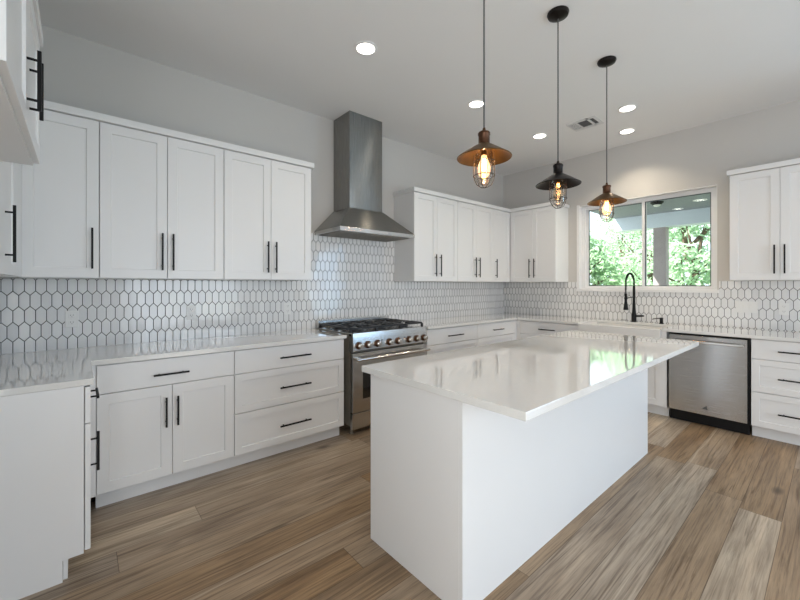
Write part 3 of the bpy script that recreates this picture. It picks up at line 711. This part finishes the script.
# ---------------------------------------------------------------- ceiling fixtures
cl_lab = ['round lit recessed ceiling light nearest the left, above the range wall cabinets', 'round lit recessed ceiling light behind the first pendant cord', 'round lit recessed ceiling light between the first two pendants and the far corner',
          'round lit recessed ceiling light right of the third pendant, the nearer of two', 'round lit recessed ceiling light near the window wall']
spots = [(-3.535, -1.21), (-2.241, -1.21), (-1.065, -1.21), (-1.045, -2.12), (-.444, -1.92)]
for lab, (x, y) in zip(cl_lab, spots):
    t = thing('recessed_light', lab, 'ceiling light', (x, y, H), 0, 'recessed lights in the kitchen ceiling')
    bm = bmesh.new(); lathe(bm, [(.085, 0), (.085, -.004), (.078, -.008), (.066, -.006), (.066, 0)], 32, closed=True); obj('trim_ring', bm, 'trim', t, True)
    bm = bmesh.new(); lathe(bm, [(.066, -.001), (.066, -.004)], 32); obj('diffuser', bm, 'diffuser', t)
    l = light('downlight', 'SPOT', (0, 0, -.02), 36 if x > -.5 else 18, (1, .86, .66), spot_size=math.radians(125), spot_blend=.8, shadow_soft_size=.06); l.parent = t
for x, y in ((-3.5, -4.4), (-1.2, -4.4), (-3.5, -6.4), (-1.2, -6.4)):    # the rest of the room's ceiling lights, behind the camera
    light('room_downlight', 'SPOT', (x, y, H - .03), 10, (1, .9, .77), spot_size=math.radians(140), spot_blend=.8, shadow_soft_size=.08)

t = thing('ceiling_vent', 'white rectangular ceiling vent with dark openings', 'vent', (-1.0, -1.695, H))
bm = bmesh.new(); p = .125; q = .15
rects = [(-p, p, q - .018, q), (-p, p, .045, .056), (-p, p, -.080, -.058), (-p, p, -q, -q + .030), (-p, -p + .03, -q + .030, .045), (p - .05, p, -q + .030, .045), (-p, -p + .03, .056, q - .018), (p - .05, p, .056, q - .018)]
for a, b_, c, d in rects: bx(bm, a, b_, c, d, -.008, 0)
obj('frame', bm, 'vent', t)
obj('opening', B(-p + .02, p - .03, -q + .020, q - .010, -.002, -.0005), 'vent_dark', t)
bm = bmesh.new()
for k in range(5): bx(bm, -p + .03, p - .05, .058 + k * .015, .0665 + k * .015, -.007, -.003)
obj('slat', bm, 'vent', t)

# ---------------------------------------------------------------- pendants over the island
def pendant(x, y, label, dim, energy, metal):
    t = thing('pendant_lamp', label, 'pendant lamp', (x, y, 0), 0, 'caged pendant lamps over the island')
    bm = bmesh.new(); lathe(bm, [(.064, H - .0005), (.066, H - .008), (.060, H - .022), (.030, H - .036), (.008, H - .040)], 32); obj('canopy', bm, 'darkbronze', t, True)
    bm = bmesh.new(); cyl(bm, (0, 0, 2.115), (0, 0, H - .035), .0042, 8); obj('cord', bm, 'cord', t)
    bm = bmesh.new(); lathe(bm, [(.006, 2.135), (.010, 2.118), (.027, 2.113), (.0305, 2.108), (.0305, 2.098), (.028, 2.095), (.028, 2.055), (.031, 2.050)], 28); obj('socket_cap', bm, metal[0], t, True)
    bm = bmesh.new(); lathe(bm, [(.030, 2.052), (.040, 2.046), (.055, 2.038), (.132, 1.988), (.136, 1.984), (.134, 1.981), (.054, 2.031), (.040, 2.039), (.028, 2.044)], 48, closed=True); obj('shade', bm, metal[1], t, True)
    bm = bmesh.new(); lathe(bm, [(.038, 2.015), (.045, 2.0), (.046, 1.90), (.040, 1.868), (.022, 1.848), (.004, 1.843), (.004, 1.8455), (.021, 1.8505), (.038, 1.870), (.0435, 1.902), (.0425, 2.0), (.036, 2.014)], 28, closed=True); obj('glass_jar', bm, 'jar', t, True)
    # cage : ribs and rings
    bm = bmesh.new()
    for k in range(6):
        a = PI * k / 3 + .3; c, s = math.cos(a), math.sin(a)
        tube(bm, [(r * c, r * s, z) for r, z in ((.050, 2.017), (.052, 1.98), (.052, 1.90), (.048, 1.872), (.036, 1.848), (.018, 1.836), (.0, 1.832))], .0018, 6)
    for r, z in ((.052, 1.963), (.053, 1.893)): tube(bm, [(r * math.cos(2 * PI * k / 28), r * math.sin(2 * PI * k / 28), z) for k in range(28)], .002, 6, True)
    obj('cage', bm, 'wire', t, True)
    bm = bmesh.new(); lathe(bm, [(.014, 2.034), (.014, 1.995)], 20); obj('lamp_holder', bm, 'bronze', t, True)
    bm = bmesh.new(); lathe(bm, [(.012, 1.996), (.014, 1.985), (.026, 1.955), (.032, 1.935), (.029, 1.908), (.018, 1.888), (.002, 1.886)], 24); b_ = obj('bulb', bm, 'bulb_dim' if dim else 'bulb', t, True)
    bm = bmesh.new()
    for k in range(4 if not dim else 2):
        a = PI * k / (4 if not dim else 2)
        cyl(bm, (.006 * math.cos(a), .006 * math.sin(a), 1.98 if not dim else 1.99), (.010 * math.cos(a), .010 * math.sin(a), 1.925 if not dim else 1.968), .0016 if not dim else .003, 6)
        cyl(bm, (-.006 * math.cos(a), -.006 * math.sin(a), 1.98 if not dim else 1.99), (-.010 * math.cos(a), -.010 * math.sin(a), 1.925 if not dim else 1.968), .0016 if not dim else .003, 6)
    obj('filament', bm, 'filament_dim' if dim else 'filament', b_)
    l = light('bulb_glow', 'POINT', (0, 0, 1.945), energy, (1, .62, .30), shadow_soft_size=.015); l.parent = t
br = ('bronze_cap', 'bronze'); dk = ('darkbronze', 'darkbronze')
pendant(-3.582, -2.30, 'copper-toned caged pendant lamp with a bright bulb, leftmost over the island', False, 2.6, br)
pendant(-2.812, -2.30, 'dark caged pendant lamp with a dim orange bulb, middle one over the island', True, .25, dk)
pendant(-2.034, -2.30, 'bronze caged pendant lamp with a bright bulb in front of the window', False, 2.6, br)
